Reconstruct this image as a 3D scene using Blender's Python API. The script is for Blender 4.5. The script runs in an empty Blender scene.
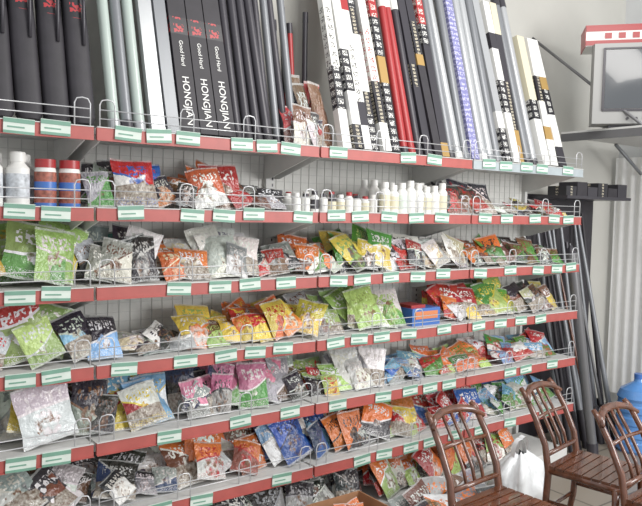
import bpy, math, random
import numpy as np
from mathutils import Vector, Matrix, noise
random.seed(7)
D=bpy.data
def lin(c):
    return tuple(((v/255.)/12.92 if v/255.<=0.04045 else ((v/255.+.055)/1.055)**2.4) for v in c)
# ---------- camera ----------
H=.28985
CX,CY,CZ,PHI,PITCH,ROLL,FPX=-.84097,-2.53750,1.54012,.93701,.06068,.02056,699.77
f_=Vector((math.cos(PHI)*math.cos(PITCH),math.sin(PHI)*math.cos(PITCH),-math.sin(PITCH)))
rt=Vector((math.sin(PHI),-math.cos(PHI),0)); up=rt.cross(f_)
R_=rt*math.cos(ROLL)+up*math.sin(ROLL); U_=up*math.cos(ROLL)-rt*math.sin(ROLL)
cam=D.objects.new("camera",D.cameras.new("camera")); bpy.context.scene.collection.objects.link(cam)
cam.matrix_world=Matrix(((R_[0],U_[0],-f_[0],CX),(R_[1],U_[1],-f_[1],CY),(R_[2],U_[2],-f_[2],CZ),(0,0,0,1)))
cam.data.sensor_width=36; cam.data.lens=FPX/642*36
bpy.context.scene.camera=cam
# ---------- materials ----------
def newmat(name):
    m=D.materials.new(name); m.use_nodes=True
    return m,m.node_tree.nodes,m.node_tree.links,m.node_tree.nodes["Principled BSDF"]
def mat(name,c,rough=.5,metal=0,var=.0,scale=20,alpha=1,coat=0,bump=0,trans=0):
    m,n,l,b=newmat(name)
    b.inputs["Base Color"].default_value=(*lin(c),1); b.inputs["Roughness"].default_value=rough
    b.inputs["Metallic"].default_value=metal; b.inputs["Coat Weight"].default_value=coat
    b.inputs["Transmission Weight"].default_value=trans
    tc=n.new("ShaderNodeTexCoord"); nz=n.new("ShaderNodeTexNoise"); nz.inputs["Scale"].default_value=scale; nz.inputs["Detail"].default_value=4
    l.new(tc.outputs["Object"],nz.inputs["Vector"])
    mr=n.new("ShaderNodeMapRange"); mr.inputs[3].default_value=1-var; mr.inputs[4].default_value=1+var
    mr.inputs[1].default_value=.3; mr.inputs[2].default_value=.7
    l.new(nz.outputs["Fac"],mr.inputs[0])
    mx=n.new("ShaderNodeVectorMath"); mx.operation='SCALE'; mx.inputs[0].default_value=lin(c)
    l.new(mr.outputs[0],mx.inputs["Scale"]); l.new(mx.outputs[0],b.inputs["Base Color"])
    if bump:
        bp=n.new("ShaderNodeBump"); bp.inputs["Strength"].default_value=bump; bp.inputs["Distance"].default_value=.01
        l.new(nz.outputs["Fac"],bp.inputs["Height"]); l.new(bp.outputs[0],b.inputs["Normal"])
    return m
def math_(n,l,op,a,b=None,c=None):
    x=n.new("ShaderNodeMath"); x.operation=op
    for i,v in enumerate((a,b,c)):
        if v is None: continue
        if isinstance(v,(int,float)): x.inputs[i].default_value=v
        else: l.new(v,x.inputs[i])
    return x.outputs[0]
def mixc(n,l,f,a,b):
    x=n.new("ShaderNodeMix"); x.data_type='RGBA'
    l.new(f,x.inputs[0]) if not isinstance(f,(int,float)) else setattr(x.inputs[0],'default_value',f)
    for s,v in ((x.inputs[6],a),(x.inputs[7],b)):
        if isinstance(v,tuple): s.default_value=(*v,1)
        else: l.new(v,s)
    return x.outputs[2]
def glyph(name,bg,fg,cell=.04,half=.02,thr=.5,sc=110):
    m,n,l,b=newmat(name); b.inputs["Roughness"].default_value=.35
    uv=n.new("ShaderNodeUVMap"); sp=n.new("ShaderNodeSeparateXYZ"); l.new(uv.outputs[0],sp.inputs[0])
    fr=math_(n,l,'FRACT',math_(n,l,'DIVIDE',sp.outputs[1],cell))
    a=math_(n,l,'MULTIPLY',math_(n,l,'GREATER_THAN',fr,.18),math_(n,l,'LESS_THAN',fr,.82))
    c=math_(n,l,'LESS_THAN',math_(n,l,'ABSOLUTE',sp.outputs[0]),half)
    nz=n.new("ShaderNodeTexNoise"); nz.inputs["Scale"].default_value=sc; nz.inputs["Detail"].default_value=0
    l.new(uv.outputs[0],nz.inputs["Vector"])
    g=math_(n,l,'GREATER_THAN',nz.outputs["Fac"],thr)
    l.new(mixc(n,l,math_(n,l,'MULTIPLY',math_(n,l,'MULTIPLY',a,c),g),lin(bg),lin(fg)),b.inputs["Base Color"])
    return m
def packet_mat():
    m,n,l,b=newmat("foil_packet_print")
    uv=n.new("ShaderNodeUVMap"); sp=n.new("ShaderNodeSeparateXYZ"); l.new(uv.outputs[0],sp.inputs[0])
    def at(nm):
        x=n.new("ShaderNodeAttribute"); x.attribute_name=nm; return x
    A,B,C,S=at("colA").outputs["Color"],at("colB").outputs["Color"],at("colC").outputs["Color"],at("seed").outputs["Fac"]
    cb=n.new("ShaderNodeCombineXYZ"); l.new(math_(n,l,'MULTIPLY',S,37.),cb.inputs[0]); l.new(math_(n,l,'MULTIPLY',S,91.),cb.inputs[1]); l.new(math_(n,l,'MULTIPLY',S,13.),cb.inputs[2])
    ad=n.new("ShaderNodeVectorMath"); ad.operation='ADD'; l.new(uv.outputs[0],ad.inputs[0]); l.new(cb.outputs[0],ad.inputs[1])
    def nz(s,d=1):
        x=n.new("ShaderNodeTexNoise"); x.inputs["Scale"].default_value=s; x.inputs["Detail"].default_value=d; l.new(ad.outputs[0],x.inputs["Vector"]); return x.outputs["Fac"]
    def ramp(x,lo,hi):
        r=n.new("ShaderNodeMapRange"); r.inputs[1].default_value=lo; r.inputs[2].default_value=hi; l.new(x,r.inputs[0]); return r.outputs[0]
    u,v=sp.outputs[0],sp.outputs[1]
    S2=math_(n,l,'FRACT',math_(n,l,'MULTIPLY',S,7.31)); S3=math_(n,l,'FRACT',math_(n,l,'MULTIPLY',S,17.77)); S4=math_(n,l,'FRACT',math_(n,l,'MULTIPLY',S,29.3))
    du=math_(n,l,'SUBTRACT',u,.5)
    sl=math_(n,l,'ADD',v,math_(n,l,'MULTIPLY',du,math_(n,l,'SUBTRACT',math_(n,l,'MULTIPLY',S2,1.6),.8)))
    sl=math_(n,l,'ADD',sl,math_(n,l,'MULTIPLY',math_(n,l,'MULTIPLY',du,du),math_(n,l,'SUBTRACT',S3,.5)))
    th=math_(n,l,'ADD',.3,math_(n,l,'MULTIPLY',S4,.35))
    dlt=math_(n,l,'SUBTRACT',sl,th)
    c1=mixc(n,l,ramp(dlt,-.01,.02),B,A)
    edge=math_(n,l,'LESS_THAN',math_(n,l,'ABSOLUTE',dlt),.022)
    c1=mixc(n,l,edge,c1,C)
    dv=math_(n,l,'SUBTRACT',v,.33)
    dd=math_(n,l,'ADD',math_(n,l,'MULTIPLY',du,du),math_(n,l,'MULTIPLY',dv,dv))
    dd=math_(n,l,'ADD',dd,math_(n,l,'MULTIPLY',math_(n,l,'SUBTRACT',nz(5,3),.5),.2))
    pic=mixc(n,l,ramp(nz(6,4),.4,.6),C,B)
    pic=mixc(n,l,ramp(nz(9,3),.5,.64),pic,lin((120,85,60)))
    c2=mixc(n,l,math_(n,l,'LESS_THAN',dd,math_(n,l,'MULTIPLY',S3,.09)),c1,pic)
    win=math_(n,l,'MULTIPLY',math_(n,l,'LESS_THAN',v,.42),math_(n,l,'GREATER_THAN',S2,.82))
    gran=mixc(n,l,ramp(nz(14,3),.35,.7),lin((110,92,76)),lin((185,178,165)))
    c2=mixc(n,l,win,c2,gran)
    tr=math_(n,l,'MULTIPLY',math_(n,l,'GREATER_THAN',v,.6),math_(n,l,'LESS_THAN',v,.84))
    tr=math_(n,l,'MULTIPLY',tr,math_(n,l,'LESS_THAN',math_(n,l,'ABSOLUTE',du),.36))
    fu=math_(n,l,'FRACT',math_(n,l,'MULTIPLY',u,4.)); tr=math_(n,l,'MULTIPLY',tr,math_(n,l,'GREATER_THAN',fu,.2))
    g=math_(n,l,'MULTIPLY',tr,math_(n,l,'GREATER_THAN',nz(17,0),.52))
    c3=mixc(n,l,g,c2,C)
    sr=math_(n,l,'MULTIPLY',math_(n,l,'LESS_THAN',v,.17),math_(n,l,'GREATER_THAN',nz(44,0),.6))
    c4=mixc(n,l,math_(n,l,'MULTIPLY',sr,.6),c3,C)
    e=math_(n,l,'GREATER_THAN',math_(n,l,'ABSOLUTE',math_(n,l,'SUBTRACT',v,.5)),.46)
    c5=mixc(n,l,math_(n,l,'MULTIPLY',e,.6),c4,lin((195,197,195)))
    l.new(c5,b.inputs["Base Color"]); b.inputs["Roughness"].default_value=.28; b.inputs["Coat Weight"].default_value=.8
    b.inputs["Coat Roughness"].default_value=.1
    bp=n.new("ShaderNodeBump"); bp.inputs["Strength"].default_value=1.; bp.inputs["Distance"].default_value=.016
    l.new(nz(6,4),bp.inputs["Height"]); l.new(bp.outputs[0],b.inputs["Normal"]); l.new(bp.outputs[0],b.inputs["Coat Normal"])
    return m
PK=packet_mat()
M_rail=mat("red_rail",(166,76,70),.45,var=.1)
M_rail2=mat("pale_rail",(160,170,174),.4,var=.08)
M_board=mat("white_steel",(208,208,205),.5,var=.04)
M_panel=mat("back_panel",(222,222,217),.7,var=.05)
M_grid=mat("white_wire",(204,204,200),.6)
M_wire=mat("chrome_wire",(205,206,208),.3,.4)
M_tagw=mat("tag_white",(208,220,210),.5,var=.08)
M_tagg=mat("tag_green",(105,150,130),.5,var=.1)
M_black=mat("black_nylon",(34,31,37),.6,var=.2,bump=.1)
M_dk=mat("dark_tube",(54,52,58),.35,.2)
M_grey=mat("grey_tube",(125,128,132),.35,.3)
M_silver=mat("silver_tube",(182,185,187),.3,.4)
M_green=mat("translucent_tube",(178,192,184),.25,coat=.3)
M_white=mat("white_plastic",(230,230,226),.35)
M_curt=mat("white_curtain",(242,242,240),.5,var=.03)
M_red=mat("red_plastic",(160,42,44),.35)
M_cream=mat("cream_card",(215,208,180),.5)
M_gold=mat("gold_card",(175,140,80),.4,.2)
M_blue=mat("blue_plastic",(60,105,180),.35)
M_orange=mat("orange_plastic",(205,120,75),.45)
M_card=mat("cardboard",(165,118,82),.8,var=.1)
M_wood=mat("lacquered_wood",(92,52,33),.25,var=.4,scale=25,coat=.6)
M_pole=mat("pole_grey",(96,96,98),.35,.2)
M_bag=mat("thin_white_plastic",(232,235,236),.3,coat=.3,bump=.5,scale=18)
G_bw=glyph("label_black_white",(34,33,38),(225,225,220),.042,.016,.5,150)
G_bw2=glyph("label_black_white_small",(34,33,38),(215,205,180),.02,.01,.5,260)
G_wb=glyph("label_white_black",(222,222,216),(50,48,50),.045,.015,.53,150)
G_wr=glyph("label_white_red",(222,220,214),(170,45,45),.05,.014,.53,140)
G_kr=glyph("label_black_red",(30,29,34),(175,50,55),.06,.022,.48,85)
G_pb=glyph("label_blue_purple",(120,120,170),(185,185,215),.03,.03,.5,80)
G_rw=glyph("label_red_white",(160,42,44),(230,225,215),.05,.016,.52,140)
# ---------- mesh builder ----------
class MB:
    def __init__(s): s.v=[];s.f=[];s.m=[];s.s=[];s.uv=[];s.c=[]; s.mats=[]; s.hasc=False
    def mi(s,m):
        if m not in s.mats: s.mats.append(m)
        return s.mats.index(m)
    def add(s,vs,fs,m,smooth=False,uvs=None,T=None,col=None):
        o=len(s.v); k=s.mi(m)
        for p in vs:
            p=Vector(p); s.v.append(tuple(T@p if T else p))
        for i,f in enumerate(fs):
            s.f.append([o+j for j in f]); s.m.append(k); s.s.append(smooth)
            s.uv.append([uvs[j] for j in f] if uvs else [(0,0)]*len(f)); s.c.append(col)
        if col: s.hasc=True
    def box(s,c,sz,m,T=None,bev=0):
        x,y,z=[d/2 for d in sz]; C=Vector(c)
        vs=[C+Vector((a*x,b*y,d*z)) for d in(-1,1) for b in(-1,1) for a in(-1,1)]
        fs=[(0,2,3,1),(4,5,7,6),(0,1,5,4),(2,6,7,3),(0,4,6,2),(1,3,7,5)]
        o=len(s.v); k=s.mi(m)
        for p in vs: s.v.append(tuple(T@p if T else p))
        for i,f in enumerate(fs):
            s.f.append([o+j for j in f]); s.m.append(k); s.s.append(False); s.c.append(None)
            s.uv.append([((vs[j].x-C.x) if i in(2,3,0,1) else (vs[j].y-C.y), vs[j].z) for j in f])
    def cyl(s,p0,p1,r0,r1,m,n=10,caps=True):
        p0=Vector(p0);p1=Vector(p1);d=(p1-p0);L=d.length;d.normalize()
        a=d.orthogonal().normalized();b=d.cross(a)
        vs=[];uv=[]
        for k,(p,r) in enumerate(((p0,r0),(p1,r1))):
            for i in range(n):
                t=2*math.pi*i/n; vs.append(p+a*math.cos(t)*r+b*math.sin(t)*r); uv.append((math.sin(t)*r,k*L))
        s.add(vs,[(i,(i+1)%n,n+(i+1)%n,n+i) for i in range(n)],m,True,uv)
        if caps:
            s.add(vs[:n],[tuple(range(n))[::-1]],m); s.add(vs[n:],[tuple(range(n))],m)
    def lathe(s,base,prof,n=14,T=None):
        B=Vector(base)
        for k in range(len(prof)-1):
            (r0,z0,_),(r1,z1,m)=prof[k],prof[k+1]
            vs=[];
            for r,z in((r0,z0),(r1,z1)):
                for i in range(n):
                    t=2*math.pi*i/n; vs.append(B+Vector((math.cos(t)*r,math.sin(t)*r,z)))
            s.add(vs,[(i,(i+1)%n,n+(i+1)%n,n+i) for i in range(n)],m,True,T=T)
    def path(s,pts,r,m,n=6):
        pts=[Vector(p) for p in pts]
        rings=[]
        a=None
        for i,p in enumerate(pts):
            d=(pts[min(i+1,len(pts)-1)]-pts[max(i-1,0)]).normalized()
            a=(a-d*a.dot(d)).normalized() if a else d.orthogonal().normalized()
            b=d.cross(a); rr=r[i] if isinstance(r,(list,tuple)) else r
            rings.append([p+(a*math.cos(2*math.pi*k/n)+b*math.sin(2*math.pi*k/n))*rr for k in range(n)])
        vs=[v for g in rings for v in g]; fs=[]
        for i in range(len(pts)-1):
            for k in range(n): fs.append((i*n+k,i*n+(k+1)%n,(i+1)*n+(k+1)%n,(i+1)*n+k))
        fs.append(tuple(range(n))[::-1]); fs.append(tuple(range(len(vs)-n,len(vs))))
        s.add(vs,fs,m,True)
    def obj(s,name,parent=None):
        me=D.meshes.new(name); me.from_pydata(s.v,[],s.f)
        for m in s.mats: me.materials.append(m)
        me.polygons.foreach_set("material_index",s.m); me.polygons.foreach_set("use_smooth",s.s)
        ul=me.uv_layers.new(name="UVMap"); fl=[c for f in s.uv for p in f for c in p]; ul.data.foreach_set("uv",fl)
        if s.hasc:
            for k,nm in enumerate(("colA","colB","colC")):
                at=me.attributes.new(nm,'FLOAT_COLOR','FACE')
                at.data.foreach_set("color",[x for c in s.c for x in ((*c[k],1) if c else (1,1,1,1))])
            at=me.attributes.new("seed",'FLOAT','FACE'); at.data.foreach_set("value",[c[3] if c else 0 for c in s.c])
        me.update()
        o=D.objects.new(name,me); bpy.context.scene.collection.objects.link(o)
        if parent: o.parent=parent
        return o
def empty(name,loc=(0,0,0),rz=0):
    e=D.objects.new(name,None); bpy.context.scene.collection.objects.link(e); e.location=loc; e.rotation_euler=(0,0,rz); e.empty_display_size=.1
    return e
# ---------- room ----------
YW=.47
def wallmat(name,c,bump=.15):
    return mat(name,c,.85,var=.05,scale=3,bump=bump)
def slab(name,c,sz,m):
    b=MB(); b.box(c,sz,m); return b.obj(name)
slab("wall_back",(1,YW+.06,1.75),(6.4,.1,3.5),wallmat("plaster_back",(182,181,174)))
slab("wall_right",(4.25,-1.3,1.75),(.1,3.64,3.5),wallmat("plaster_right",(208,210,210)))
m,n,l,b=newmat("floor_tiles"); tc=n.new("ShaderNodeTexCoord"); br=n.new("ShaderNodeTexBrick"); br.offset=0
br.inputs["Scale"].default_value=1; br.inputs["Brick Width"].default_value=.5; br.inputs["Row Height"].default_value=.5; br.inputs["Mortar Size"].default_value=.006
br.inputs["Color1"].default_value=(*lin((140,130,118)),1); br.inputs["Color2"].default_value=(*lin((130,122,110)),1); br.inputs["Mortar"].default_value=(*lin((80,74,66)),1)
l.new(tc.outputs["Object"],br.inputs["Vector"]); l.new(br.outputs[0],b.inputs["Base Color"]); b.inputs["Roughness"].default_value=.35
slab("floor",(1,-1.4,-.05),(6.6,4,.1),m)
# ---------- shelving ----------
ZL=[None]+[1.8-i*H for i in range(6)]
def zb(L): return ZL[L]+.022
SD=.42
for k in range(-1,3):
    e=empty("shelving_unit",(k,0,0))
    b=MB()
    b.box((.5,SD+.012,.97),(.985,.01,1.74),M_panel)
    b.obj("back_panel",e)
    b=MB()
    for i in range(1,44): b.box((.5,SD+.005,.12+i*.04),(.98,.003,.0025),M_grid)
    for i in range(1,20): b.box((i*.05,SD+.005,.97),(.0025,.003,1.72),M_grid)
    b.obj("wire_grid",e)
    b=MB()
    b.box((0.012,SD-.005,.95),(.024,.03,1.9),M_board); b.box((.988,SD-.005,.95),(.024,.03,1.9),M_board)
    for i in range(60): b.box((.012,SD-.021,.1+i*.03),(.006,.003,.014),M_dk)
    b.box((.5,.2,.04),(.99,.36,.08),M_board)
    b.obj("uprights_and_base",e)
    b=MB()
    for L in range(1,7):
        z=ZL[L]
        b.box((.5,SD/2+.01,z+.012),(.985,SD-.01,.02),M_board)
        for xx in (.028,.972):
            x0,x1=xx-.003,xx+.003
            vs=[(x,y,zz) for x in(x0,x1) for y,zz in ((.03,z+.001),(SD-.02,z+.001),(SD-.02,z-.11),(SD-.06,z-.11),(.03,z-.025))]
            b.add(vs,[(0,1,2,3,4),(9,8,7,6,5)]+[(i,i+5,(i+1)%5+5,(i+1)%5) for i in range(5)],M_board)
    b.obj("shelf_boards_and_brackets",e)
    b=MB()
    for L in range(1,7):
        z=ZL[L]; mr=M_rail2 if (k==2 and L==1) else M_rail
        b.box((.5,-.004,z),(.988,.014,.044),mr)
        b.box((.5,-.004,z+.0235),(.988,.02,.003),M_board); b.box((.5,-.012,z-.0235),(.988,.01,.003),mr)
    b.obj("price_rails",e)
    b=MB()
    rr=random.Random(k*11+5)
    for L in range(1,7):
        z=ZL[L]; x=.07+rr.random()*.08
        if k==-1: x=.5
        while x<.93:
            if rr.random()<.85:
                w=.1; T=Matrix.Translation((x,-.016,z+.004+rr.uniform(-.006,.006)))@Matrix.Rotation(rr.uniform(-.06,.06),4,'Y')
                b.box((0,0,0),(w,.003,.052),M_tagw,T); b.box((0,-.002,.017),(w,.002,.014),M_tagg,T); b.box((0,-.002,-.021),(w,.002,.009),M_tagg,T); b.box((-.01,-.002,-.004),(w*.55,.002,.005),M_tagg,T)
            x+=(.12 if (k==-1 or L==1 and k==0) else rr.choice((.14,.18,.25)))
    b.obj("price_tags",e)
    b=MB()
    for L in range(1,7):
        z=ZL[L]+.024
        for zz in (.03,.062):
            b.path([(.015,-.006,z+zz),(.985,-.006,z+zz)],.002,M_wire,5)
        for cx in (.045,.36,.64,.955):
            w=.028; hh=.1
            pts=[(cx-w,-.006,z),(cx-w,-.006,z+hh-.02),(cx-w*.7,-.006,z+hh-.004),(cx,-.006,z+hh),(cx+w*.7,-.006,z+hh-.004),(cx+w,-.006,z+hh-.02),(cx+w,-.006,z)]
            b.path(pts,.0025,M_wire,5)
    b.obj("wire_guards",e)
# ---------- packets ----------
C=dict(G=(75,140,52),g=(165,196,106),Y=(228,200,75),O=(222,114,50),R=(184,38,40),B=(46,95,178),b=(125,173,215),W=(230,230,226),S=(155,158,158),K=(42,40,45),P=(215,120,150),N=(44,52,98),r=(115,74,52),T=(58,135,130),U=(105,85,140),c=(214,202,165))
def packet(mb,T,w,h,t,cols,rng):
    nu,nv=8,11; seed=rng.random(); off=Vector((seed*50,seed*20,0))
    for side in(-1,1):
        vs=[];uv=[]
        for j in range(nv):
            for i in range(nu):
                a=i/(nu-1);c=j/(nv-1)
                cc=min(max((c-.05)/.9,0),1)
                d=t/2*(1-abs(2*a-1)**2.6)*(1-abs(2*cc-1)**3)
                x=(a-.5)*w*(1-.06*(1-abs(2*cc-1)**2)); z=c*h
                wr=noise.noise(Vector((x*38,z*38,side*3))+off)*t*.45*(d/(t/2)+.1)
                bend=noise.noise(Vector((x*7,z*7,5))+off)*.02
                vs.append((x+noise.noise(Vector((z*15,1,0))+off)*.006,side*(d+wr)+bend,z+noise.noise(Vector((x*15,9,0))+off)*.006)); uv.append((a if side<0 else 1-a,c))
        fs=[]
        for j in range(nv-1):
            for i in range(nu-1):
                q=(j*nu+i,j*nu+i+1,(j+1)*nu+i+1,(j+1)*nu+i); fs.append(q if side<0 else q[::-1])
        mb.add(vs,fs,PK,True,uv,T,(lin(cols[0]),lin(cols[1]),lin(cols[2]),seed))
def jig(c,rng):
    k=rng.uniform(.82,1.08); return tuple(min(245,max(8,v*k+rng.uniform(-8,8))) for v in c)
def cluster(name,z,X0,X1,pal,h=.17,w=.13,lean=30,layers=3,y0=.05,seed=0,dense=.55):
    rng=random.Random(seed); mb=MB()
    P=[C[ch] for ch in pal]
    wd=X1-X0
    for Ly in range(layers-1,-1,-1):
        n=max(1,round(wd/(w*dense)))
        for i in range(n):
            x=X0+w*.42+(wd-w*.84)*((i+.5)/n if n==1 else i/(n-1))+rng.uniform(-.015,.015)
            s_=rng.choice((.75,.9,1.05,1.2)); ww=w*s_*rng.uniform(.92,1.05); hh=min(.215,h*(s_+.06)*rng.uniform(.92,1.05)) if h<.25 else h*rng.uniform(.75,1.05)
            le=math.radians(lean+rng.uniform(-9,10)); roll=math.radians(rng.gauss(0,13 if h<.25 else 4)); yaw=math.radians(rng.gauss(0,12))
            lift=abs(math.sin(roll))*ww*.5
            y=y0+Ly*.07+rng.uniform(0,.02)+(.0 if i%2 else .02)
            T=Matrix.Translation((x,y,z+lift+.002+Ly*.006))@Matrix.Rotation(yaw,4,'Z')@Matrix.Rotation(-le,4,'X')@Matrix.Rotation(roll,4,'Y')
            k=rng.randrange(len(P)); 
            cols=(jig(P[0] if rng.random()<.5 else P[k],rng),jig(P[(k+1)%len(P)],rng),jig(P[-1] if rng.random()<.6 else C['W'],rng))
            packet(mb,T,ww,hh,.036,cols,rng)
    return mb.obj(name)
NM="bait_packets"
rows={
2:[(-.0,.1,"KSG",.14,.1,25),(.285,.42,"KOrW",.14,.11,30),(.42,.63,"OSRrW",.17,.14,32),(.63,.88,"KrRS",.12,.12,45),
   (1.93,2.28,"KrNR",.17,.13,35),(2.3,2.58,"WKS",.07,.12,60),(2.6,2.95,"RYKW",.08,.11,55)],
3:[(-.6,-.3,"YSg",.17,.16,22),(-.285,-.04,"gGgY",.21,.19,20),(-.02,.14,"SWKr",.18,.14,24),(.13,.3,"KTSW",.18,.12,20),(.31,.51,"OWOc",.17,.16,38),(.51,.74,"WGrS",.19,.15,28),
   (.74,.95,"KRrS",.14,.12,40),(.95,1.21,"OGrW",.15,.13,40),(1.21,1.48,"GYKg",.18,.13,34),(1.49,1.75,"WrRK",.16,.13,34),(1.76,2.13,"WSrc",.16,.14,38),(2.14,2.51,"OGrK",.14,.13,40),(2.51,2.93,"rKSG",.14,.13,42)],
4:[(-.6,-.3,"WSR",.16,.16,25),(-.285,-.07,"gRgW",.2,.19,22),(-.05,.11,"KbNW",.15,.12,36),(.13,.43,"WScK",.09,.14,58,2),(.44,.68,"YOrg",.16,.14,45),(.67,.85,"OrRY",.15,.13,40),(.85,1.05,"YOKR",.16,.13,34),
   (1.05,1.25,"gWSr",.16,.13,38),(1.25,1.6,"gWGg",.19,.15,34),(1.91,2.21,"RWYO",.17,.14,36),(2.21,2.56,"GgGY",.18,.15,34),(2.56,2.95,"rYcK",.15,.13,40)],
5:[(-.6,-.3,"SWK",.18,.16,22),(-.285,-.07,"WYWS",.2,.17,20),(-.05,.1,"KSr",.18,.13,26),(.1,.36,"bWRY",.19,.17,30),(.37,.61,"PSNK",.17,.11,24),(.61,.86,"PWGS",.18,.13,28),
   (.86,1.05,"KSrW",.16,.12,30),(1.05,1.25,"gKYR",.13,.12,42),(1.25,1.46,"WSSW",.17,.14,28),(1.46,1.81,"bBWS",.1,.14,54),(1.81,2.31,"OgRG",.11,.14,50),(2.31,2.94,"bGWR",.12,.14,46)],
6:[(-.35,.02,"KSWr",.15,.14,40),(.03,.37,"KSNW",.14,.14,45),(.38,.81,"OWrR",.18,.16,32),(.82,1.19,"BbWN",.19,.15,26),(1.19,1.5,"OWRK",.15,.14,35),(1.5,1.85,"YgRO",.16,.14,36),(1.87,2.27,"RBRW",.16,.14,34),(2.28,2.93,"bBWG",.14,.14,40)],
}
sd=1
for L,lst in rows.items():
    for t in lst:
        sd+=1; cluster(NM,zb(L),t[0],t[1],t[2],t[3],t[4],t[5],t[6] if len(t)>6 else 3,seed=sd)
rng=random.Random(12); mb=MB()
for i,(x,y,le,yw,cs) in enumerate(((.16,.13,22,6,"KrW"),(.235,.12,25,-8,"BWR"),(.19,.06,20,3,"RWB"))):
    T=Matrix.Translation((x,y,zb(2)+.004))@Matrix.Rotation(math.radians(yw),4,'Z')@Matrix.Rotation(-math.radians(le),4,'X')
    packet(mb,T,.17,.2,.07,tuple(C[c] for c in cs),rng)
mb.obj(NM)
cluster(NM,.085,1.45,2.6,"OgWKR",.17,.15,35,3,seed=90)
cluster(NM,.085,.4,1.4,"KWrS",.16,.14,35,3,seed=91)
cluster(NM,.003,1.45,2.0,"SWrKO",.18,.17,45,3,y0=-.34,seed=95)
cluster(NM,zb(1),.98,1.17,"rRKcNr",.36,.075,13,2,y0=.1,seed=92,dense=.5)
cluster(NM,zb(1)+.001,.88,1.1,"KRrW",.16,.08,20,1,y0=.05,seed=93)
b=MB(); b.box((1.76,.14,zb(4)+.045),(.2,.16,.09),M_blue); b.box((1.76,.058,zb(4)+.055),(.16,.004,.04),M_orange); b.box((1.72,.14,zb(4)+.098),(.1,.12,.016),M_red); b.obj("tackle_carton")
# ---------- bottles ----------
def bottle(b,x,y,z,r,h,body,label,cap):
    b.lathe((x,y,z),[(0,0,body),(r*.95,0,body),(r,h*.04,body),(r,h*.15,body),(r*1.01,h*.16,label),(r*1.01,h*.6,label),(r,h*.61,body),(r,h*.7,body),(r*.6,h*.8,body),(r*.6,h*.82,body),(r*.68,h*.82,cap),(r*.68,h*.98,cap),(r*.6,h,cap),(0,h,cap)])
L_red=mat("jar_label",(150,85,70),.5,var=.5,scale=60)
for i,(x,y) in enumerate(((-.42,.07),(-.335,.06),(-.245,.07),(-.3,.18),(-.2,.19))):
    b=MB(); bottle(b,x,y,zb(2),.039,.19,M_white,mat("lab%d"%i,(190,195,200),.5,var=.4,scale=50),M_white); b.obj("white_bottle")
for x in (-.15,-.065):
    b=MB(); r=.038;z=zb(2)
    b.lathe((x,.08,z),[(0,0,L_red),(r,0,L_red),(r,.015,M_blue),(r,.06,L_red),(r*1.01,.06,M_blue),(r*1.01,.09,M_blue),(r,.125,L_red),(r*.9,.14,M_white),(r*.95,.14,M_red),(r*.95,.17,M_red),(0,.172,M_red)]); b.obj("bait_jar")
b=MB(); rg=random.Random(4)
for row in range(3):
    for i in range(10):
        h=.08+.02*rg.random(); bottle(b,.9+.025+i*.05,.06+row*.07,zb(2),.021,h,M_white if rg.random()<.8 else M_dk,rg.choice((M_white,M_dk,M_cream,M_white)),rg.choice((M_white,M_red,M_dk,M_white)))
b.obj("small_bottles")
b=MB()
for row in range(3):
    for i in range(8):
        bottle(b,1.45+i*.057,.06+row*.08,zb(2),.027,.14+.03*rg.random(),M_white,rg.choice((M_white,M_cream,M_tagw)),M_white)
b.obj("lure_bottles")
# ---------- rods on the top shelf ----------
def lean_frame(X,Yb,z,dx,H_,Yt=.43):
    base=Vector((X,Yb,z)); top=Vector((X+dx,Yt,z+math.sqrt(max(.01,H_*H_-(Yt-Yb)**2-dx*dx)))); L=(top-base).normalized()
    W=Vector((1,0,0)); W=(W-L*W.dot(L)).normalized(); N=L.cross(W)
    return Matrix(((W.x,N.x,L.x,base.x),(W.y,N.y,L.y,base.y),(W.z,N.z,L.z,base.z),(0,0,0,1)))
Z1=zb(1); RJ=random.Random(21)
def rodbox(X,w,t,Hh,segs,Yb=.05,dx=None,name="fishing_rod_box",text=None):
    if dx is None: dx=RJ.uniform(-.022,.022); Yb+=RJ.uniform(-.01,.02)
    Yt=Yb+(.40-Yb)*min(1,Hh/1.25)
    T=lean_frame(X,Yb,Z1+t*.2,dx,Hh,Yt)
    b=MB(); z=0
    for fr,m_ in segs:
        z1=fr*Hh; b.box((0,0,(z+z1)/2),(w,t,z1-z),m_,T); z=z1
    b.box((0,0,Hh+.001),(w*1.02,t*1.02,.004),segs[-1][1],T)
    b.box((0,0,.01),(w*1.03,t*1.03,.02),segs[0][1],T)
    o=b.obj(name)
    if text:
        for (tx,zz,sz,tm) in text:
            cu=D.curves.new("lettering",'FONT'); cu.body=tx; cu.size=sz; cu.extrude=.0004; cu.align_x='CENTER'; cu.align_y='CENTER'
            to=D.objects.new("lettering",cu); bpy.context.scene.collection.objects.link(to); to.data.materials.append(tm)
            R=T@Matrix(((0,1,0,0),(0,0,-1,-t/2-.002),(-1,0,0,zz),(0,0,0,1)))
            to.parent=o; to.matrix_world=R
    return o
def rodtube(X,r,Hh,m_,cap,Yb=.06,dx=None,bands=(),name="fishing_rod_tube"):
    if dx is None: dx=RJ.uniform(-.025,.025)
    Yt=Yb+(.40-Yb)*min(1,Hh/1.25)
    T=lean_frame(X,Yb,Z1+r*.3,dx,Hh,Yt); b=MB()
    P=lambda z:T@Vector((0,0,z))
    b.cyl(P(0),P(.035),r*1.12,r*1.12,cap,14); b.cyl(P(.035),P(Hh-.05),r,r,m_,14); b.cyl(P(Hh-.05),P(Hh),r*1.12,r*1.05,cap,14)
    for z,l_,mm in bands: b.cyl(P(z),P(z+l_),r*1.03,r*1.03,mm,14)
    return b.obj(name)
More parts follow.
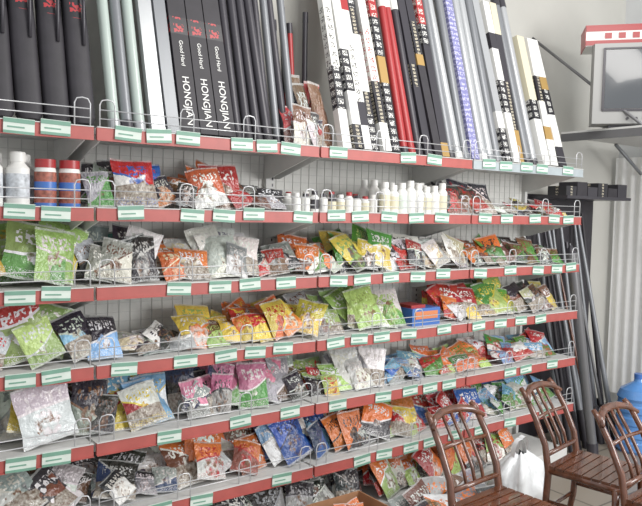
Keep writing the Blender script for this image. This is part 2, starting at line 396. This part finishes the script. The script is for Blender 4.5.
def rodbag(X,w,t,Hh,Yb=.05,dx=0.):
    Yt=Yb+(.40-Yb)*min(1,Hh/1.25)
    T=lean_frame(X,Yb,Z1+t*.2,dx,Hh,Yt); b=MB(); n=14
    lv=[(0,.75,M_black),(.02,1,M_black),(.3*Hh,1.03,M_black),(.34*Hh,1.0,M_black),(.5*Hh,1.0,G_kr),(.8*Hh,.95,M_black),(.97*Hh,.9,M_black),(Hh,.7,M_black)]
    for k in range(len(lv)-1):
        vs=[];uv=[]
        for z,s_,_ in(lv[k],lv[k+1]):
            for i in range(n):
                a=2*math.pi*i/n; ca,sa=math.cos(a),math.sin(a)
                x=w/2*s_*math.copysign(abs(ca)**.6,ca); y=t/2*s_*math.copysign(abs(sa)**.8,sa); vs.append((x,y,z)); uv.append((x,z))
        b.add(vs,[(i,(i+1)%n,n+(i+1)%n,n+i) for i in range(n)],lv[k+1][2],True,uv,T)
        if k==0: b.add(vs[:n],[tuple(range(n))[::-1]],M_black,T=T)
    b.path([T@Vector((w*.2,-t*.55,.25*Hh)),T@Vector((w*.28,-t*.8,.4*Hh)),T@Vector((w*.2,-t*.55,.55*Hh))],.006,M_dk)
    return b.obj("fishing_rod_bag")
for i in range(7): rodbag(-.58+i*.093,.09,.06,1.2,dx=RJ.uniform(-.01,.01),Yb=.06)
for i,x in enumerate((.095,.145,.195)): rodtube(x,.021,1.25,(M_green,M_grey,M_green)[i],(M_silver,M_dk,M_silver)[i],dx=0)
rodbox(.262,.055,.03,1.25,[(.5,M_silver),(1,M_green)],name="rod_sleeve",dx=0)
rodbox(.325,.05,.03,1.25,[(.5,M_grey),(1,M_silver)],name="rod_sleeve",dx=0)
for i,x in enumerate((.395,.476,.557)):
    rodbox(x,.076,.045,1.25,[(.34,M_black),(.4,G_kr),(1,M_black)],dx=0,text=[("HONGJIAN",.135,.042,M_white),("Good Hard",.34,.024,M_white)])
for i in range(4): rodtube(.622+i*.049,.021,1.3,M_dk,M_black)
for i in range(4): rodtube(.82+i*.045,.018,1.25,(M_dk,M_grey,M_dk,M_grey)[i],M_dk,Yb=.13)
for i in range(4): rodtube(.99+i*.05,.014,.62+.07*(i%2),(M_grey,M_dk,M_red,M_dk)[i],M_dk,Yb=.32)
sets=[[(.16,M_white),(.34,G_bw),(.6,G_wb),(1,M_white)],[(.1,G_bw2),(.24,M_white),(.42,G_bw),(.8,M_white),(1,G_wr)],[(.1,M_white),(.2,M_dk),(.45,G_wb),(.6,M_white),(1,M_red)],[(.15,G_bw),(.25,G_bw2),(.5,M_white),(.62,G_bw2),(1,G_bw)],[(.12,M_white),(.3,G_bw2),(.55,G_wr),(1,M_white)],[(.3,G_bw),(.42,M_gold),(.6,G_bw),(1,G_rw)]]
x=1.2
for i in range(6):
    rodbox(x,.05,.04,1.2,sets[i]); x+=.058
for i in range(3): rodtube(1.572+i*.05,.021,1.25,(M_red,M_red,M_dk)[i],(M_dk,M_red,M_dk)[i],bands=((.8,.1,M_white),))
for i in range(3): rodbox(1.725+i*.058,.05,.035,1.25,[[(.3,M_dk),(.4,G_bw2),(.7,M_dk),(1,G_kr)],[(.4,M_black),(.45,M_gold),(.6,G_bw2),(1,M_dk)],[(.06,M_gold),(.5,M_dk),(.6,G_bw),(1,G_rw)]][i])
for i in range(3): rodtube(1.905+i*.055,.024,1.25,(M_grey,M_silver,M_grey)[i],(M_dk,M_white,M_grey)[i])
rodbox(2.085,.055,.04,1.2,[(1,G_pb)])
for i in range(3): rodtube(2.155+i*.06,.026,1.2,(M_silver,M_silver,M_grey)[i],(M_white,M_grey,M_grey)[i])
for i in range(3): rodbox(2.35+i*.062,.055,.04,1.0,[[(.2,G_bw),(.3,M_white),(1,M_silver)],[(.3,M_white),(.5,G_bw),(.7,M_white),(.8,M_dk),(1,M_white)],[(.2,M_gold),(.5,G_bw2),(.8,M_dk),(1,M_cream)]][i])
for i in range(2): rodtube(2.545+i*.06,.024,1.05,(M_grey,M_silver)[i],M_dk)
for i in range(3): rodbox(2.69+i*.075,.066,.045,.82,[[(.35,M_white),(.5,G_bw),(1,M_cream)],[(.2,M_white),(.3,M_gold),(.5,M_white),(.7,G_bw2),(1,M_white)],[(.15,M_dk),(.4,M_white),(.6,G_bw),(.7,M_gold),(1,M_white)]][i])
# ---------- TV ----------
M_scr=mat("tv_glass",(72,76,80),.15,coat=.5)
TVX,TVY,TVR=3.38,-.13,math.radians(-50)
e=empty("television",(TVX,TVY,2.083),TVR)
b=MB()
def frustum(b,y0,s0,y1,s1,m_,z=.27,zz=None):
    vs=[(sx*s0[0]/2,y0,z+sz*s0[1]/2) for sx,sz in((-1,-1),(1,-1),(1,1),(-1,1))]+[(sx*s1[0]/2,y1,(zz or z)+sz*s1[1]/2) for sx,sz in((-1,-1),(1,-1),(1,1),(-1,1))]
    b.add(vs,[(0,1,5,4),(1,2,6,5),(2,3,7,6),(3,0,4,7),(3,2,1,0),(4,5,6,7)],m_)
M_tv=mat("tv_silver",(148,148,146),.4,.1)
frustum(b,-.2,(.6,.48),-.1,(.61,.5),M_tv,.26); frustum(b,-.1,(.58,.47),.2,(.36,.32),M_tv,.26,.2); b.obj("casing",e)
b=MB(); n=9; vs=[];
for j in range(n):
    for i in range(n):
        a=i/(n-1)*2-1;c=j/(n-1)*2-1; vs.append((a*.235,-.207-.012*(1-a*a)*(1-c*c),.285+c*.175))
b.add(vs,[(j*n+i,j*n+i+1,(j+1)*n+i+1,(j+1)*n+i) for j in range(n-1) for i in range(n-1)],M_scr,True)
b.obj("screen",e)
b=MB()
for s_ in(-1,1): b.box((s_*.243,-.204,.285),(.012,.012,.37),M_dk)
b.box((0,-.204,.1),(.49,.012,.012),M_dk); b.box((0,-.204,.468),(.49,.012,.01),M_dk)
for i in range(5): b.cyl((-.1+i*.05,-.2,.05),(-.1+i*.05,-.212,.05),.008,.008,M_dk)
b.box((0,-.03,.012),(.4,.25,.024),M_dk); b.obj("trim",e)
b=MB()
b.box((3.67,-.05,2.067),(1.06,.62,.03),M_board)
b.box((3.67,-.355,2.045),(1.06,.012,.05),M_pole); b.box((3.145,-.05,2.045),(.012,.62,.05),M_pole)
for y in(-.34,.24): b.path([(3.75,y,2.045),(4.2,y,1.8)],.012,M_grey,8)
b.path([(3.16,-.30,2.07),(3.1,YW+.012,2.72)],.01,M_pole,8)
b.obj("tv_wall_bracket")
Tm=Matrix.Translation((TVX+.02,TVY+.03,2.594))@Matrix.Rotation(TVR,4,'Z')
b=MB(); b.box((0,0,.062),(.66,.24,.12),M_white,Tm); b.box((0,-.122,.105),(.66,.004,.03),M_red,Tm); b.box((0,-.122,.02),(.66,.004,.03),M_red,Tm); b.box((-.332,0,.06),(.004,.24,.12),M_red,Tm); b.box((0,0,.124),(.67,.25,.008),M_red,Tm)
for i in range(6): b.box((-.2+i*.08,-.122,.062),(.04,.004,.035),M_red,Tm)
b.obj("cardboard_box")
# ---------- dark corner: rod rack ----------
b=MB(); rg=random.Random(3)
for i in range(14):
    x=3.08+i*.042; r=rg.uniform(.011,.02); m_=rg.choice((M_dk,M_black,M_dk,M_grey,M_black,M_wood,M_pole)); h=rg.uniform(1.25,1.6)
    y=.08+.1*(i%2)
    b.cyl((x+.06,y,.0),(x-.02,.39,h),r,r*.6,m_,10); b.cyl((x+.06,y,.0),(x+.047,y+.05,.25),r*1.4,r*1.3,M_black,10)
b.obj("leaning_rods")
b=MB(); b.box((3.42,.44,.84),(.76,.03,1.68),M_black); b.obj("black_display_board")
b=MB(); b.box((3.42,.27,1.66),(.74,.28,.02),M_dk)
for i in range(6):
    b.box((3.12+i*.118,.22,1.70+.015*(i%2)),(.11,.14,.06+.03*(i%2)),(G_bw2,M_black,M_dk)[i%3])
b.obj("black_boxes_shelf")
b=MB(); b.cyl((3.22,-.02,.02),(3.1,.12,1.3),.03,.034,M_pole,14); b.cyl((3.22,-.02,.0),(3.215,-.015,.08),.036,.036,M_dk,14); b.cyl((3.1,.12,1.3),(3.095,.125,1.35),.034,.01,M_dk,14); b.obj("umbrella_tube")
b=MB(); vs=[]
for i in range(33):
    y=.44-i*.014; 
    for z in(.2,1.98): vs.append((4.1+.008*math.sin(i*1.2),y,z))
b.add(vs,[(2*i,2*i+1,2*i+3,2*i+2) for i in range(32)],M_curt,True); b.obj("door_curtain")
b=MB()
for k in range(3):
    pts=[(4.07-.01*k,.06-.05*k+.03*math.sin(j*.7+k),1.98-j*.06) for j in range(int(14+k*3))]
    b.path(pts,.006,M_grey if k else M_dk)
for k in range(3):
    b.path([(4.07-.006*k,.02+(.05+.012*k)*math.cos(t*.5),1.3+(.09+.015*k)*math.sin(t*.5)) for t in range(13)],.005,M_dk if k else M_grey)
b.obj("hanging_cable")
M_jug=mat("blue_pet",(85,140,208),.1,coat=.5,var=.1)
for (x,y) in((3.56,-.12),(3.86,-.13)):
    b=MB(); r=.135
    pf=[(0,0,M_jug),(r*.9,0,M_jug),(r,.02,M_jug)]
    for i in range(4): pf+=[(r,.03+i*.08,M_jug),(r,.07+i*.08,M_jug),(r*.94,.08+i*.08,M_jug),(r*.94,.1+i*.08,M_jug)]
    pf+=[(r,.36,M_jug),(r*.85,.41,M_jug),(.035,.46,M_jug),(.03,.48,M_jug),(.033,.48,M_blue),(.033,.51,M_blue),(0,.51,M_blue)]
    b.lathe((x,y,0),pf,20); b.obj("water_jug")
# ---------- chairs ----------
def chair(X,Y,rz):
    e=empty("wooden_chair",(X,Y,0),rz); hw=.15; sh=.405
    for s_,nm in((-1,"leg_back_left"),(1,"leg_back_right")):
        b=MB(); b.path([(s_*hw,.20,0),(s_*hw,.165,.2),(s_*hw,.155,.38),(s_*hw*1.0,.175,.5),(s_*hw*1.0,.23,.62),(s_*hw*.97,.285,.71),(s_*hw*.93,.31,.735)],[.014,.016,.017,.015,.014,.013,.011],M_wood,8); b.obj(nm,e)
        b=MB(); b.path([(s_*(hw+.01),-.18,0),(s_*hw,-.15,.2),(s_*hw,-.145,.395)],[.013,.016,.017],M_wood,8); b.obj(nm.replace("back","front"),e)
    b=MB()
    for i in range(8): b.box((0,-.145+i*.041,sh+.002),(2*hw+.02,.034,.014),M_wood)
    for s_ in(-1,1): b.path([(s_*hw,-.17,sh-.015),(s_*hw,.15,sh-.015)],.015,M_wood,8)
    b.path([(-hw-.01,-.165,sh-.01),(hw+.01,-.165,sh-.01)],.016,M_wood,8); b.path([(-hw,.15,sh-.015),(hw,.15,sh-.015)],.014,M_wood,8)
    b.obj("seat",e)
    b=MB()
    b.path([(-hw-.015,.255,.685),(-hw*.8,.285,.712),(-hw*.4,.305,.722),(0,.31,.725),(hw*.4,.305,.722),(hw*.8,.285,.712),(hw+.015,.255,.685)],[.01,.015,.017,.018,.017,.015,.01],M_wood,8)
    b.path([(-hw,.165,.46),(hw,.165,.46)],.011,M_wood,8); b.path([(-hw,.225,.61),(0,.24,.61),(hw,.225,.61)],.009,M_wood,8)
    for x in(-.055,0,.055): b.path([(x,.165,.45),(x,.185,.52),(x,.235,.61),(x,.305,.72)],.008,M_wood,6)
    b.obj("backrest",e)
    b=MB()
    for z in(.12,.25):
        for s_ in(-1,1): b.path([(s_*hw,-.155,z),(s_*hw,.175,z)],.009,M_wood,6)
    b.path([(-hw,-.15,.2),(hw,-.15,.2)],.009,M_wood,6); b.path([(-hw,.17,.2),(hw,.17,.2)],.009,M_wood,6)
    b.obj("stretchers",e)
chair(1.32,-.86,math.radians(4)); chair(2.01,-.79,math.radians(10)); chair(1.95,-1.2,math.radians(6))
# ---------- floor things ----------
b=MB(); e=Matrix.Translation((1.1,-.16,0))
b.box((0,0,.11),(.31,.26,.006),M_card,e); b.box((0,0,.01),(.31,.26,.012),M_card,e)
for s_ in(-1,1):
    b.box((s_*.157,0,.105),(.005,.26,.21),M_card,e); b.box((0,s_*.132,.105),(.31,.005,.21),M_card,e)
b.box((0,-.136,.13),(.2,.003,.07),M_orange,e)
rng=random.Random(5)
for i in range(4):
    packet(b,e@Matrix.Translation((-.08+i*.05,-.02+.03*(i%2),.116))@Matrix.Rotation(math.radians(-25),4,'X')@Matrix.Rotation(math.radians(rng.uniform(-20,20)),4,'Y'),.1,.11,.03,(C['O'],C['c'],C['W']),rng)
b.obj("open_carton")
b=MB(); n=48; vs=[]
prof=[(.0,.004),(.11,.004),(.15,.02),(.17,.06),(.175,.1),(.165,.14),(.15,.18),(.12,.215),(.085,.24),(.055,.255),(.04,.265)]
BX,BY=2.24,-.2
for j,(r,z) in enumerate(prof):
    for i in range(n):
        a=2*math.pi*i/n
        cr=noise.noise(Vector((math.cos(a)*3,math.sin(a)*3,z*16)))*.3+abs(noise.noise(Vector((math.cos(a)*7,math.sin(a)*7,z*9))))*-.3+.07*math.sin(a*9+z*22)
        rr=r*(1+cr); vs.append((BX+rr*math.cos(a),BY+rr*.72*math.sin(a),z+(.03*noise.noise(Vector((math.cos(a)*2,math.sin(a)*2,4))) if j>3 else 0)))
b.add(vs,[(j*n+i,j*n+(i+1)%n,(j+1)*n+(i+1)%n,(j+1)*n+i) for j in range(len(prof)-1) for i in range(n)],M_bag,True)
for s_ in(-1,1):
    ring=[]
    for t in range(9):
        a=math.pi*t/8; ring.append((BX+s_*.03+.05*math.cos(a)*s_*1.0,BY+s_*.01,.25+.09*math.sin(a)))
    vs=[]; 
    for (x,y,z) in ring: vs+= [(x,y-.014,z),(x+.004,y+.014,z+.004)]
    b.add(vs,[(2*i,2*i+1,2*i+3,2*i+2) for i in range(8)],M_bag,True)
b.obj("white_plastic_bag")
# ---------- light ----------
w=D.worlds.new("world"); bpy.context.scene.world=w; w.use_nodes=True
w.node_tree.nodes["Background"].inputs[0].default_value=(.97,.98,1,1); w.node_tree.nodes["Background"].inputs[1].default_value=.68
def area(name,loc,tgt,size,e_,col):
    la=D.lights.new(name,'AREA'); la.size=size; la.energy=e_; la.color=col
    o=D.objects.new(name,la); o.location=loc; o.rotation_euler=(Vector(tgt)-Vector(loc)).to_track_quat('-Z','Y').to_euler(); bpy.context.scene.collection.objects.link(o)
area("ceiling_light",(1.5,-1.6,3.2),(1.5,.2,1.2),1.2,38,(1,.97,.93))
area("doorway_daylight",(3.2,-4.2,2.3),(2.0,.3,1.1),2.0,150,(1,.99,.98))
bpy.context.scene.view_settings.view_transform='Standard'
bpy.context.scene.view_settings.exposure=.08
bpy.context.scene.view_settings.gamma=1.13
